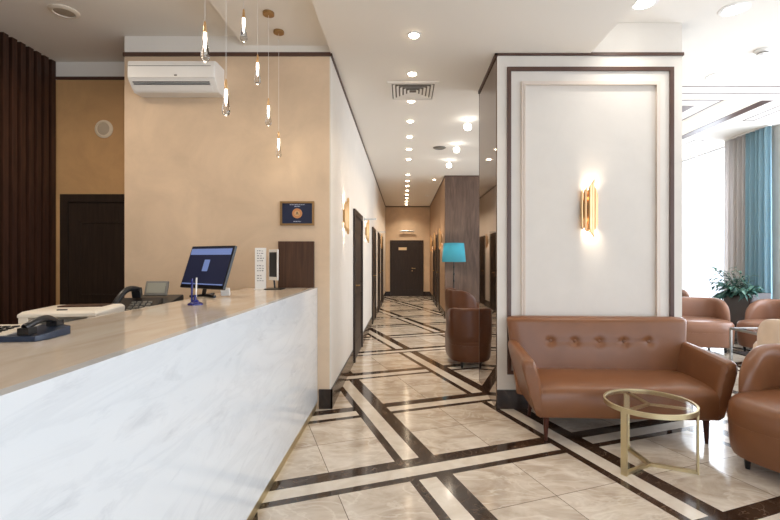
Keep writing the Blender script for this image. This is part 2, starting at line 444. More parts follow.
# ------------------------------------------------------------------ doors
def door(n, kind, a, b, top=2.06, plane=None, handle_at=None, flip=1):
    """kind 'L' on the left wall, 'R' on the right wall, 'B' facing the camera"""
    def P(u, d, z):   # u along the wall, d out of the wall
        if kind == 'L': return (plane+d, u, z)
        if kind == 'R': return (plane-d, u, z)
        return (u, plane-d, z)
    def bb(q, u0, u1, d0, d1, z0, z1):
        p, r = P(u0, d0, z0), P(u1, d1, z1)
        box(q, min(p[0], r[0]), max(p[0], r[0]), min(p[1], r[1]), max(p[1], r[1]), z0, z1)
    fr = NB(); w = .08
    bb(fr, a, a+w, 0, .03, 0, top); bb(fr, b-w, b, 0, .03, 0, top); bb(fr, a+w, b-w, 0, .03, top-w, top)
    lf = NB(); bb(lf, a+w, b-w, .001, .012, .005, top-w)
    # panel mouldings
    for z0, z1 in ((.22, .9), (1.0, top-.28)):
        u0, u1 = a+w+.11, b-w-.11
        bb(lf, u0, u1, .012, .02, z0, z0+.02); bb(lf, u0, u1, .012, .02, z1-.02, z1)
        bb(lf, u0, u0+.02, .012, .02, z0, z1); bb(lf, u1-.02, u1, .012, .02, z0, z1)
        bb(lf, u0+.05, u1-.05, .012, .017, z0+.05, z1-.05)
    o = struct('door_%d' % n, lf, M['door'])
    obj('door_frame', fr, M['door'], o)
    h = NB(); u = handle_at
    p0, p1, p2 = P(u, .012, 1.02), P(u, .06, 1.02), P(u-.12*flip, .06, 1.02)
    rod(h, p0, p1, .01); rod(h, p1, p2, .009); rod(h, p0, P(u, .02, 1.02), .026, 16)
    rod(h, P(u, .012, .93), P(u, .018, .93), .024, 16)
    obj('door_handle', h, M['brassd'], o, smooth=True)
    return o
door(1, 'L', 6.0, 7.15, plane=XL, handle_at=6.2, flip=-1)
door(2, 'L', 9.5, 10.55, plane=XL, handle_at=9.7, flip=-1)
door(3, 'L', 11.6, 12.4, plane=XL, handle_at=11.8, flip=-1)
door(4, 'L', 13.25, 14.15, plane=XL, handle_at=13.45, flip=-1)
dE = door(5, 'B', -.51, .71, plane=YE, handle_at=.3, flip=-1, top=2.05)
door(6, 'R', 11.9, 12.9, plane=XR, handle_at=12.1, flip=-1)
door(7, 'R', 13.4, 14.3, plane=XR, handle_at=13.6, flip=-1)
door(8, 'B', -3.61, -2.65, plane=RZ, handle_at=-2.85, flip=1, top=2.07)
obj('sign_plate', bx(-.2, .1, YE-.024, YE-.014, 1.69, 1.79), M['brass'], dE)

# ------------------------------------------------------------------ reception counter
CX, CXB, CT = -.804, -1.445, 1.125
t = thing('reception_counter', 'long white marble reception counter with a cream stone top and gold plinth strip', 'counter', (CX, 1.5, 0))
y0, y1 = -1.4-1.5, WZ-1.505
obj('front_panel', bx(-.04, 0, y0, y1, .065, CT), M['wmarble'], t)
obj('countertop', bx(CXB-CX, -.0405, y0, y1, CT-.05, CT), M['topstone'], t)
obj('rear_panel', bx(-.5, -.46, y0, y1, .0, CT-.05), M['white'], t)
obj('plinth', bx(-.45, -.006, y0, y1, 0, .065), M['gold'], t)
t = thing('work_desk', 'low white staff desk behind the reception counter', 'desk', (-1.9, 2.0, 0))
obj('desktop', bx(-.35, .33, -2.6, 1.9, .94, .98), M['white'], t)
for yy in (-2.5, -1., .5, 1.8): obj('support_panel', bx(-.33, .31, yy, yy+.03, 0, .94), M['white'], t)

# ------------------------------------------------------------------ things on the counter
# near desk telephone
t = thing('desk_telephone', 'dark blue desk telephone lying flat at the near left end of the counter', 'telephone', (-1.345, 1.55, CT), R(6))
t.scale = (.86, .9, .9)
bm = NB()
loft(bm, [[(-.17,-.10,0),(.15,-.10,0),(.165,-.05,0),(.165,.08,0),(.13,.1,0),(-.17,.1,0)],
          [(-.17,-.10,.022),(.15,-.10,.022),(.165,-.05,.024),(.165,.08,.034),(.13,.1,.036),(-.17,.1,.036)]])
obj('body', bm, M['navy'], t, bevel=.004)
bm = NB(); hexa(bm, [(-.165,-.09,.0225),(.04,-.09,.0225),(.04,.09,.0355),(-.165,.09,.0355),(-.165,-.09,.0265),(.04,-.09,.0265),(.04,.09,.0395),(-.165,.09,.0395)])
obj('face_plate', bm, M['printer'], t)
bm = NB(); path(bm, [(.10+.012*math.sin(a*math.pi), -.085+.17*a, .05+.022*math.sin(a*math.pi)) for a in [i/10 for i in range(11)]], .013, 10)
box(bm, .085, .125, -.1, -.055, .024, .05); box(bm, .085, .125, .055, .1, .034, .055)
obj('handset', bm, M['black'], t, smooth=True)
bm = NB()
for i in range(3):
    for j in range(4): box(bm, -.1+i*.035, -.08+i*.035, -.06+j*.03, -.042+j*.03, .028+j*.0022, .034+j*.0022)
obj('keypad', bm, M['black'], t)

# printer
t = thing('printer', 'white office printer with an open dark paper slot behind the counter', 'printer', (-1.70, 2.33, .98), R(10))
t.scale = (.85, .8, 1.)
bm = NB(); box(bm, -.2, -.15, -.2, .2, 0, .15); box(bm, .15, .2, -.2, .2, 0, .15); box(bm, -.15, .15, -.2, .2, 0, .05); box(bm, -.15, .15, .05, .2, .05, .15)
obj('body', bm, M['printer'], t, bevel=.006)
bm = NB(); loft(bm, [[(-.2,-.21,.135),(.2,-.21,.135),(.2,.2,.135),(-.2,.2,.135)],[(-.2,-.21,.150),(.2,-.21,.150),(.2,.2,.155),(-.2,.2,.155)],[(-.185,-.19,.162),(.185,-.19,.162),(.185,.19,.166),(-.185,.19,.166)]])
obj('lid', bm, M['printer'], t, bevel=.004)
obj('output_slot', bx(-.11, .14, .02, .16, .164, .170), M['walnut'], t)
obj('paper_tray', bx(-.148, .148, -.16, .04, .05, .06), M['black'], t)
obj('button', bx(-.03, .02, -.15, -.135, .1615, .1675), M['black'], t)

# desk phone with an upright handset
t = thing('desk_telephone', 'black desk telephone with its handset raised, beside the printer', 'telephone', (-1.63, 2.70, .98), R(14))
bm = NB(); hexa(bm, [(-.1,-.11,0),(.14,-.11,0),(.14,.11,0),(-.1,.11,0),(-.1,-.11,.10),(.14,-.11,.10),(.14,.11,.175),(-.1,.11,.175)])
obj('body', bm, M['black'], t, bevel=.008)
bm = NB(); path(bm, [(-.07+.07*a, -.1+.2*a, .135+.09*a+.045*math.sin(a*math.pi)) for a in [i/12 for i in range(13)]], .017, 12)
obox(bm, (-.065,-.085,.125), (1,0,0), (0,.9,.35), (0,-.35,.9), .045, .05, .05); obox(bm, (-.003,.095,.205), (1,0,0), (0,.9,.35), (0,-.35,.9), .045, .05, .05)
obj('handset', bm, M['black'], t, smooth=True)
bm = NB()
for i in range(4):
    for j in range(4):
        yy = -.08+j*.035; obox(bm, (0+i*.03, yy, .10+(yy+.11)/.22*.075+.004), (1,0,0), (0,.946,.32), (0,-.32,.946), .02, .018, .01)
obj('keypad', bm, M['grey'], t)

# display phone / card console
t = thing('display_console', 'dark office console with a tilted grey display on the staff desk', 'console', (-1.66, 2.98, .98), R(5))
bm = NB(); hexa(bm, [(-.13,-.12,0),(.15,-.12,0),(.15,.12,0),(-.13,.12,0),(-.13,-.12,.13),(.15,-.12,.13),(.15,.12,.17),(-.13,.12,.17)])
obj('body', bm, M['black'], t, bevel=.01)
bm = NB(); ay = Vector((0, .35, .93)).normalized(); az = Vector((0, -.93, .35)).normalized()
obox(bm, (0, .05, .215), (1,0,0), ay, az, .145, .1, .018); obj('display_housing', bm, M['grey'], t, bevel=.004)
bm = NB(); obox(bm, Vector((0, .05, .215))+az*.0105, (1,0,0), ay, az, .115, .07, .003); obj('display', bm, M['lcd'], t)
obj('paper_slip', bx(-.1, .12, -.125, -.119, .06, .09), M['printer'], t)

# monitor
BLp, BRp = Vector((-1.61, 3.25, 1.187)), Vector((-1.20, 3.0, 1.187))
ax = (BRp-BLp).normalized(); up = Vector((.12, .30, .95)); up = (up-ax*up.dot(ax)).normalized(); nz = ax.cross(up)
c0 = (BLp+BRp)/2
base = Vector((c0.x-.03, c0.y+.10, CT))
t = thing('computer_monitor', 'black computer monitor with a dark blue screen tilted on the reception counter', 'monitor', base)
def L(p): return Vector(p)-base
Wd, Hd = .48, .312
bm = NB(); obox(bm, L(c0+up*Hd/2), ax, up, nz, Wd, Hd, .022); obj('housing', bm, M['black'], t, bevel=.004)
bm = NB(); obox(bm, L(c0+up*(Hd/2+.006)+nz*.0118), ax, up, nz, Wd-.024, Hd-.034, .002); scr = obj('screen', bm, M['screen'], t)
bm = NB(); obox(bm, L(c0+up*(Hd-.045)+nz*.0135), ax, up, nz, Wd-.03, .045, .0015)
obox(bm, L(c0+up*(Hd*.53)+ax*-.01+nz*.0135), ax, up, nz, .06, .085, .0015)
obox(bm, L(c0+up*(.03)+nz*.0135), ax, up, nz, Wd-.03, .008, .0015)
obj('screen_window', bm, M['screenlt'], scr)
bm = NB(); rod(bm, L(c0+up*.10-nz*.01), (0, 0, .012), .014)
obj('stand', bm, M['black'], t, smooth=True)
bm = NB()
rod(bm, (0, 0, .009), (.13, -.12, .009), .009); rod(bm, (0, 0, .009), (-.05, -.1, .009), .009); rod(bm, (0, 0, .009), (.02, .12, .009), .009)
obj('stand_foot', bm, M['black'], t, smooth=True)

# pen holder
t = thing('pen_stand', 'clear blue pen stand holding an upright white pen on the counter', 'pen holder', (-1.225, 2.64, CT))
bm = NB(); lathe(bm, (0, 0), [(.042, 0), (.042, .008), (.02, .02), (.016, .03)], 20); obj('base', bm, M['blueplastic'], t, smooth=True)
bm = NB(); rod(bm, (-.02, 0, .015), (-.018, .0, .155), .006); rod(bm, (.0, .0, .015), (.0, .0, .06), .009)
obj('holder_post', bm, M['blueplastic'], t, smooth=True)
bm = NB(); rod(bm, (.004, 0, .035), (.008, 0, .16), .0045); rod(bm, (.004, 0, .02), (.004, 0, .035), .002, r2=.0045)
obj('pen', bm, M['white'], t, smooth=True)

# small white card box
t = obj('card_box', NB() if 0 else obox(NB(), (0, 0, .035), (1, .2, 0), (-.2, 1, .3), (0, -.3, 1), .06, .035, .052), M['white'], loc=(-1.27, 3.2, CT), bevel=.004)
tag(t, 'small white tilted card box in front of the computer monitor', 'box')

# leaflet stand and tablet
t = thing('leaflet_stand', 'tall narrow white leaflet holder printed with small text beside the tablet', 'leaflet holder', (-1.27, 3.98, CT))

obj('foot', bx(-.048, .048, -.03, .04, 0, .006), M['white'], t)
bm = bx(-.048, .048, 0, .012, .0, .365); rr = random.Random(3)
for k in range(13):
    z = .335-k*.022; x = -.03
    for q in range(3):
        w = rr.uniform(.008, .02)
        if x+w < .034 and k not in (5, 9): box(bm, x, x+w, -.0012, 0, z, z+rr.uniform(.004, .009), mi=1)
        x += w+.008

obj('board', bm, [M['paper'], M['ink']], t)
t = thing('tablet', 'white framed tablet with black screen on a stand at the far end of the counter', 'tablet', (-1.125, 3.95, CT))
ax = Vector((.72, -.69, 0)).normalized(); up = Vector((-.05, .05, 1)); up = (up-ax*up.dot(ax)).normalized(); nz = ax.cross(up)
bm = NB(); obox(bm, Vector((-.02, 0, .215)), ax, up, nz, .15, .27, .01); obj('housing', bm, M['white'], t, bevel=.003)
bm = NB(); obox(bm, Vector((-.02, 0, .218))+nz*.0058, ax, up, nz, .12, .215, .002); obj('screen', bm, M['black'], t)
bm = NB(); rod(bm, Vector((-.03, .03, .15)), (-.02, .04, .01), .008); box(bm, -.09, .06, -.05, .09, 0, .008); obj('stand', bm, M['black'], t)
t = obj('wood_board', bx(PW(279), PW(314.5), WZ-.03, WZ-.001, CT+.001, PH(241.5)), M['walnut']); tag(t, 'square walnut board standing on the counter against the tan wall', 'board')

# award plaque
x0, x1, z0, z1 = PW(280.5), PW(314.5), PH(225.5), PH(201.5)
t = thing('award_plaque', 'framed navy award plaque with a copper medal on the tan wall', 'plaque', ((x0+x1)/2, WZ, (z0+z1)/2))
w, h = (x1-x0)/2, (z1-z0)/2
bm = NB(); rect_frame(bm, -w, w, -h, h, -.022, 0, .018); obj('frame', bm, M['frame'], t)
def disc_y(r, y0, y1, n=28, cz=0):
    return loft(NB(), [[(r*math.cos(2*math.pi*i/n), y0, cz+r*math.sin(2*math.pi*i/n)) for i in range(n)], [(r*math.cos(2*math.pi*i/n), y1, cz+r*math.sin(2*math.pi*i/n)) for i in range(n)]])
md = obj('medal', disc_y(.046, -.014, -.008, cz=.0), M['copper'], t)
obj('medal_centre', disc_y(.026, -.017, -.014, cz=.0), M['brass'], md)
bm = NB(); rod(bm, (-.01, -.018, -.012), (0, -.018, .014), .003, 6); rod(bm, (.01, -.018, -.012), (0, -.018, .014), .003, 6); obj('medal_mark', bm, M['trim'], md)
bm = bx(-w+.018, w-.018, -.008, -.001, -h+.018, h-.018); rr = random.Random(9)
for z, a in ((.078, .07), (.062, .026), (-.078, .035)):
    x = -a
    while x < a: 
        q = rr.uniform(.008, .02); box(bm, x, min(x+q, a), -.0095, -.008, z, z+.007, mi=1); x += q+.004
obj('backing', bm, [M['awardblue'], M['ttext']], t)

# ------------------------------------------------------------------ air conditioner
t = thing('air_conditioner', 'white wall mounted air conditioner high on the tan wall', 'air conditioner', (-2.055, WZ, 2.86))
prof = [(a_, .032+b_*.89) for a_, b_ in [(0, 0), (0, .29), (-.17, .29), (-.205, .282), (-.215, .26), (-.218, .13), (-.208, .10), (-.15, .03), (-.12, .0)]]
def exy(prof, x0, x1, s=1.): return loft(NB(), [[(x0, a, b) for a, b in prof], [(x1, a, b) for a, b in prof]])
obj('body', exy(prof, -.385, .385), M['white'], t, smooth=True, bevel=.004)
obj('front_panel', bx(-.38, .38, -.2215, -.214, .13, .232), M['white'], t, bevel=.002)
obj('panel_gap', bx(-.376, .35, -.2205, -.21, .2335, .2375), M['grey'], t)
bm = NB(); obox(bm, (-.01, -.183, .088), (1, 0, 0), (0, .45, -.6), (0, .6, .45), .68, .008, .004)
box(bm, -.35, .33, -.2, -.19, .098, .104); obj('air_outlet', bm, M['black'], t)
bm = NB(); obox(bm, (-.01, -.158, .062), (1, 0, 0), (0, .55, -.6), (0, .6, .55), .70, .055, .006); obj('air_flap', bm, M['white'], t)
obj('emblem', bx(.03, .055, -.2235, -.221, .145, .157), M['grey'], t)

# round fittings
def round_fit(name, label, cat, loc, r, down=True, group=None, m1=M['printer'], m2=M['grey']):
    t = thing(name, label, cat, loc, 0, group)
    if not down: t.rotation_euler = (R(90), 0, 0)
    s = -1 if down else 1
    bm = NB(); lathe(bm, (0, 0), [(r, 0), (r, s*.008), (r*.82, s*.02), (r*.72, s*.02), (r*.68, s*.008)], 32, cap=False)
    obj('ring', bm, m1, t, smooth=True)
    bm = NB(); lathe(bm, (0, 0), [(r*.69, s*.002), (r*.69, s*.010), (r*.35, s*.018), (.001, s*.018)], 32); obj('grille', bm, m2, t, smooth=True)
    return t
round_fit('ceiling_speaker', 'round cream ceiling speaker over the reception area', 'speaker', (-2.84, 3.76, HR), .11, m2=pbsdf('speaker mesh', (170, 158, 142), .5))
round_fit('wall_speaker', 'round beige speaker high on the recess wall above the door', 'speaker', (-3.165, RZ, 2.76), .095, down=False, m1=M['palecream'], m2=pbsdf('beige mesh', (190, 172, 148), .5))
round_fit('air_vent', 'flat grey round vent on the corridor ceiling beside the small spotlights', 'vent', (.61, 7.74, HC), .11, m1=M['grey'], m2=M['grey'])

# square ceiling diffuser
t = thing('ceiling_vent', 'square slatted air diffuser in the corridor ceiling', 'vent', (.1, 5.12, HC))
bm = NB(); s = .28
def zframe(bm, a, b, z0, z1): box(bm, -a, -b, -a, a, z0, z1); box(bm, b, a, -a, a, z0, z1); box(bm, -b, b, -a, -b, z0, z1); box(bm, -b, b, b, a, z0, z1)
zframe(bm, .28, .235, -.014, 0); obj('frame', bm, M['ceil'], t)
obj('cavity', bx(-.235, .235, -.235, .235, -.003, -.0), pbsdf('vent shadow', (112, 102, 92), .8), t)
for q in range(4):
    bm = NB(); rot = Matrix.Rotation(q*math.pi/2, 3, 'Z')
    for k in range(5):
        d = .05+k*.04
        obox(bm, rot @ Vector((0, d, -.009)), rot @ Vector((1, 0, 0)), rot @ Vector((0, .8, -.35)), rot @ Vector((0, .35, .8)), 2*d, .026, .002)
    obj('louvre', bm, M['ceil'], t)

# ------------------------------------------------------------------ lamps
def spot_lamp(loc, e, size=120, blend=.8, col=(1, .80, .58), rad=.04, parent=None, rot=(0, 0, 0)):
    l = bpy.data.lights.new('spot light', 'SPOT'); l.energy = e; l.spot_size = R(size); l.spot_blend = blend; l.color = col; l.shadow_soft_size = rad
    o = bpy.data.objects.new('light_source', l); COL.objects.link(o); o.location = loc; o.rotation_euler = rot
    if parent: o.parent = parent
    return o
def downlight(name, label, loc, r, e, group=None, mat='bulb', col=(1, .80, .58), size=125):
    t = thing(name, label, 'ceiling light', loc, 0, group)
    bm = NB(); lathe(bm, (0, 0), [(r, 0), (r, -.004), (r*.8, -.008), (r*.72, -.008), (r*.7, -.002)], 24, cap=False); obj('ring', bm, M['white'], t, smooth=True)
    bm = NB(); lathe(bm, (0, 0), [(r*.71, -.003), (r*.68, -.012), (r*.4, -.022), (.001, -.025)], 20); obj('diffuser', bm, M[mat], t, smooth=True)
    if e: spot_lamp((0, 0, -.035), e, size=size, parent=t, col=col)
    return t
first = None
for k in range(16):
    if k == 7: continue
    y = 3.83+.8*k
    if first is None:
        first = downlight('recessed_downlight', 'recessed round downlight in the line along the corridor ceiling', (.085, y, HC),   .06, 34, 'downlights along the corridor ceiling')
        o = first
    elif k < 9: o = dup(first, (.085, y, HC))
    elif k == 9: far = o = downlight('recessed_downlight', 'x', (.085, y, HC), .06, 70, 'downlights along the corridor ceiling', col=(1, .83, .64))
    else: o = dup(far, (.085, y, HC))
    o['label'] = ('nearest and highest in frame of the recessed corridor downlights' if k == 0 else
                  'recessed corridor downlight just in front of the square air diffuser' if k == 1 else
                  'recessed corridor downlight just beyond the square air diffuser' if k == 2 else
                  'small recessed downlight in the line along the corridor ceiling past the diffuser')
tk = None
for i, (y, lab) in enumerate(((6.15, 'nearest of the three small crystal spotlights on the right of the corridor ceiling'), (7.45, 'middle one of the three small crystal spotlights on the corridor ceiling'), (8.7, 'farthest of the three small crystal ceiling spotlights, by the wood wall'))):
    if tk is None:
        tk = thing('surface_spotlight', lab, 'ceiling light', (.87, y, HC), 0, 'small spotlights by the mirror')
        bm = NB(); cyl(bm, (0, 0), .05, -.01, 0); cyl(bm, (0, 0), .012, -.07, -.01); obj('mount', bm, M['white'], tk, smooth=True)
        bm = NB(); lathe(bm, (0, 0), [(.03, -.07), (.05, -.085), (.05, -.13), (.03, -.15)], 20); obj('lit_globe', bm, M['coolbulb'], tk, smooth=True)
        spot_lamp((0, 0, -.2), 6, parent=tk, size=150)
    else: dup(tk, (.87, y, HC), label=lab)
for i, (x, y, lab) in enumerate(((2.9, 3.95, 'round flush light at the top right of the lounge ceiling'), (3.76, 5.4, 'flush lounge ceiling light just before the inlaid dark lines'), (2.05, 3.85, 'flush ceiling light in the raised ceiling above the sofa pillar'))):
    downlight('flush_light', lab, (x, y, HL), .12, 24, 'flush lights in the lounge ceiling', 'coolbulb', (1, .95, .88))
t = thing('smoke_detector', 'white round smoke detector on the lounge ceiling', 'smoke detector', (3.77, 4.73, HL))
bm = NB(); lathe(bm, (0, 0), [(.075, 0), (.075, -.015), (.05, -.03), (.05, -.045), (.02, -.055), (.001, -.055)], 28); obj('housing', bm, M['white'], t, smooth=True)
bm = NB(); lathe(bm, (0, 0), [(.052, -.032), (.052, -.042)], 28); obj('sensor_slot', bm, M['grey'], t, smooth=True)
t = thing('smoke_detector', 'small white detector on the far corridor ceiling to the right of the downlights', 'smoke detector', (.70, 13.6, HC))
bm = NB(); lathe(bm, (0, 0), [(.06, 0), (.055, -.03), (.02, -.045)], 20); obj('housing', bm, M['white'], t, smooth=True)
downlight('recessed_downlight', 'small single lit ceiling lamp right of the row where the wood wall begins', (.73, 10.86, HC), .04, 3)

# pendants
pz = [2.465, 2.756, 3.06, 3.35, 3.62, 3.915]
ptop = [PH(30, 2.465), PH(87, 2.756), PH(16, 3.06), PH(61, 3.35), PH(104, 3.62), PH(137, 3.915)]
plab = ['leftmost crystal drop pendant with brass cap, largest, above the air conditioner', 'second crystal drop pendant from the left, hanging at the air conditioner corner',
        'highest hanging crystal drop pendant with brass cap', 'crystal drop pendant fourth from the left, just right of the highest one',
        'crystal drop pendant second from the right against the tan wall', 'rightmost and lowest crystal drop pendant']
for i in range(6):
    x = -1.09; zt = ptop[i]
    t = thing('pendant_light', plab[i], 'pendant light', (x, pz[i], HS), 0, 'crystal drop pendants over the counter')
    bm = NB(); cyl(bm, (0, 0), .045, -.022, 0); obj('canopy', bm, M['brassd'], t, smooth=True, bevel=.002)
    bm = NB(); cyl(bm, (0, 0), .0012, zt+.045-HS, -.02, 6); obj('cord', bm, M['white'], t)
    d = zt-HS
    bm = NB(); lathe(bm, (0, 0), [(.003, d+.048), (.0065, d+.04), (.0095, d), (.0095, d-.014)], 16); obj('cap', bm, M['brass'], t, smooth=True)
    bm = NB(); Ld = .175
    lathe(bm, (0, 0), [(.011, d-.0125), (.013, d-.04), (.0145, d-.07), (.018, d-.105), (.023, d-.135), (.0245, d-.150), (.020, d-.166), (.010, d-.175), (.001, d-Ld)], 20)
    gl = obj('crystal_drop', bm, M['crystal'], t, smooth=True)
    bm = NB(); lathe(bm, (0, 0), [(.006, d-.016), (.007, d-.05), (.005, d-.09), (.001, d-.12)], 10); obj('lit_core', bm, M['core'], t, smooth=True)
    l = bpy.data.lights.new('pendant light', 'POINT'); l.energy = .8; l.color = (1, .84, .62); l.shadow_soft_size = .02
    o = bpy.data.objects.new('light_source', l); COL.objects.link(o); o.parent = t; o.location = (0, -.0, d-.2)

# sconces: local frame, wall at y=0, protruding to -y
def sconce():
    t = thing('wall_sconce', 'x', 'wall light', (0, 0, 0))
    obj('back_plate', bx(-.05, .05, -.03, 0, -.09, .09), M['brassd'], t)
    tubes = [(-.064, -.045, .175, -.17, .013), (-.036, -.062, .19, -.19, .0145), (-.002, -.085, .215, -.205, .017), (.022, -.078, .245, -.235, .017), (.053, -.058, .19, -.18, .014), (-.018, -.05, .16, -.2, .012), (.074, -.04, .15, -.15, .011)]
    for (x, y, a, b, r) in tubes:
        bm = NB(); n = 14
        def ring(z, s): return [(x+r*math.cos(2*math.pi*i/n), y*.8+r*math.sin(2*math.pi*i/n), z+s*r*1.6*math.cos(2*math.pi*i/n)*(-1 if x > .03 else 1)) for i in range(n)]
        loft(bm, [ring(b, -1), ring(a, 1)]); obj('tube', bm, M['brass'], t, smooth=True)
    for s in (1, -1):
        bm = NB(); cyl(bm, (0, -.035), .012, s*.10-.012, s*.10+.012, 12); obj('bulb', bm, M['bulb'], t)
        spot_lamp((0, -.05, s*.13), 20, 135, 1., (1, .86, .68), .02, t, (R(180 if s > 0 else 0), 0, 0))
    return t
sc0 = sconce(); sc0.location = (PW(591, WZ-.08)+.0, WZ, 1.85); sc0['label'] = 'cluster of polished brass tubes lit above the leather sofa'; sc0['group'] = 'brass tube wall sconces'
for (x, y, rz, lab) in ((XL, 5.05, R(90), 'nearest brass tube sconce on the bright left corridor wall'), (XL, 7.95, R(90), 'brass tube sconce on the left wall between the first two doors'),
                        (XL, 12.8, R(90), 'farthest brass tube sconce on the left corridor wall'), (XR, 11.2, R(-90), 'brass tube sconce on the right corridor wall nearest the lamp'), (XR, 14.9, R(-90), 'farthest brass tube sconce on the right corridor wall'),
                        (XR, 13.15, R(-90), 'middle brass tube sconce on the right corridor wall')):
    q_ = dup(sc0, (x, y, 1.87), rz, lab)
    if x == XL: q_.scale = (.8, .8, .78)

# door sign brackets and picture light
def blade(y, lab):
    t = thing('door_sign_bracket', lab, 'sign', (XL, y, 2.06), 0, 'blade signs over the corridor doors')
    obj('wall_mount', bx(0, .02, -.03, .03, -.02, .03), M['steel'], t); obj('arm', bx(.02, .21, -.012, .012, -.012, .012), M['steel'], t)
blade(7.65, 'slim metal bracket sticking out of the left wall past the first door'); blade(11.45, 'slim metal bracket sticking out of the left wall past the second door')
t = thing('picture_light', 'slim metal bar lamp over the dark door at the corridor end', 'wall light', (.12, YE, 2.38))
bm = NB(); rod(bm, (-.26, -.1, 0), (.26, -.1, 0), .03, 12); obj('lamp_bar', bm, M['steel'], t, smooth=True)
bm = NB(); rod(bm, (-.15, 0, 0), (-.15, -.1, 0), .01); rod(bm, (.15, 0, 0), (.15, -.1, 0), .01); obj('arm', bm, M['steel'], t)

# floor lamp
t = thing('floor_lamp', 'floor lamp with a bright cyan drum shade by the wood wall', 'lamp', (1.09, 9.85, 0))
bm = NB(); lathe(bm, (0, 0), [(.13, 0), (.13, .015), (.03, .03)], 28); obj('base', bm, M['black'], t, smooth=True)
bm = NB(); cyl(bm, (0, 0), .012, .02, 1.5, 12)
for z in (.9, 1.05, 1.2): lathe(bm, (0, 0), [(.012, z-.03), (.024, z), (.012, z+.03)], 12)
obj('pole', bm, M['black'], t, smooth=True)
bm = NB(); lathe(bm, (0, 0), [(.262, 1.315), (.222, 1.725), (.219, 1.725), (.259, 1.315)], 36, cap=False); obj('lamp_shade', bm, M['shade'], t, smooth=True)
l = bpy.data.lights.new('lamp light', 'POINT'); l.energy = 12; l.color = (1, .95, .85); l.shadow_soft_size = .05
o = bpy.data.objects.new('light_source', l); COL.objects.link(o); o.parent = t; o.location = (0, 0, 1.54)

# ------------------------------------------------------------------ tub chairs
def tub(mat, r=.43):
    t = thing('tub_chair', 'x', 'armchair', (0, 0, 0))
    def plan(a, s=1.):   # squarish round plan, a measured from +y (back) clockwise
        n = 3.3; c, q = abs(math.cos(a)), abs(math.sin(a))
        rad = 1/((c**n+q**n)**(1/n)); return Vector((r*s*rad*math.sin(a), r*s*.96*rad*math.cos(a), 0))
    N = 48
    def ring(s, z): return [tuple(plan(2*math.pi*i/N, s)+Vector((0, 0, z))) for i in range(N)]
    bm = NB(); loft(bm, [ring(.90, .085), ring(.94, .092), ring(.965, .12), ring(.985, .20), ring(.99, .299)])
    obj('seat_base', bm, mat, t, smooth=True)
    bm = NB(); loft(bm, [ring(.99, .2995), ring(.998, .32), ring(1.0, .35), ring(.985, .41), ring(.94, .445), ring(.84, .462), ring(.5, .472), ring(.1, .475)])
    obj('seat', bm, mat, t, smooth=True)
    bm = NB(); rings = []
    A = R(105); K = 40
    for k in range(K+1):
        f = -1+2*k/K; a = f*A; q = abs(f)
        top = .44+.33*(max(0, 1-(max(0, q-.42)/.58)**2.2))**.5
        th = .115*(max(.02, 1-q**9))**.5
        pts = []
        z0 = .30
        o1 = plan(a, 1.02); nrm = Vector((o1.x, o1.y, 0)).normalized()
        for (dd, zz) in ((0, z0), (0, z0+.25*(top-z0)), (.0, z0+.6*(top-z0)), (.0, top-.025), (.010, top-.006), (.035, top), (.075, top-.005), (.1, top-.03), (.112, top-.07), (.115, z0+.6*(top-z0)), (.115, z0+.3*(top-z0)), (.10, z0)):
            zz = max(zz, z0); p = o1 - nrm*(dd/.115*th + (.115-th)*.35); pts.append((p.x, p.y, zz))
        rings.append(pts)
    loft(bm, rings); obj('backrest', bm, mat, t, smooth=True, sub=1)
    for sx in (-1, 1):
        for sy in (-1, 1):
            bm = NB(); lathe(bm, (sx*.27, sy*.27), [(.014, 0), (.024, .095)], 12); obj('leg', bm, M['black'], t, smooth=True)
    return t
ch = tub(M['leather']); ch.location = (2.65, 2.88, 0); ch.rotation_euler = (0, 0, R(-62)); ch['label'] = 'large brown leather tub chair cut by the right edge, next to the coffee table'
G = 'leather tub chairs'; ch['group'] = G
c1 = tub(M['leathershade']); c1.location = (.99, 6.02, 0); c1.rotation_euler = (0, 0, R(184)); c1['group'] = G
c1['label'] = 'shade-darkened brown tub chair seen from behind against the mirror in the corridor'
dup(c1, (1.29, 9.25, 0), R(98), 'shade-darkened brown tub chair under the cyan floor lamp by the wood wall')
c2 = tub(M['leather2']); c2.location = (4.53, 6.95, 0); c2.rotation_euler = (0, 0, R(-12)); c2['group'] = G; c2['label'] = 'lounge tub chair in brown leather just right of the pillar, in front of the window'
dup(c2, (5.44, 6.56, 0), R(-75), 'lounge tub chair in front of the tall dark planter')
dup(c2, (5.22, 9.0, 0), R(-20), 'farthest lounge tub chair half hidden by the pillar edge')
c3 = tub(M['beige']); c3.location = (4.30, 4.80, 0); c3.rotation_euler = (0, 0, R(160)); c3['label'] = 'pale beige leather tub chair seen from behind at the right edge'; c3['group'] = G
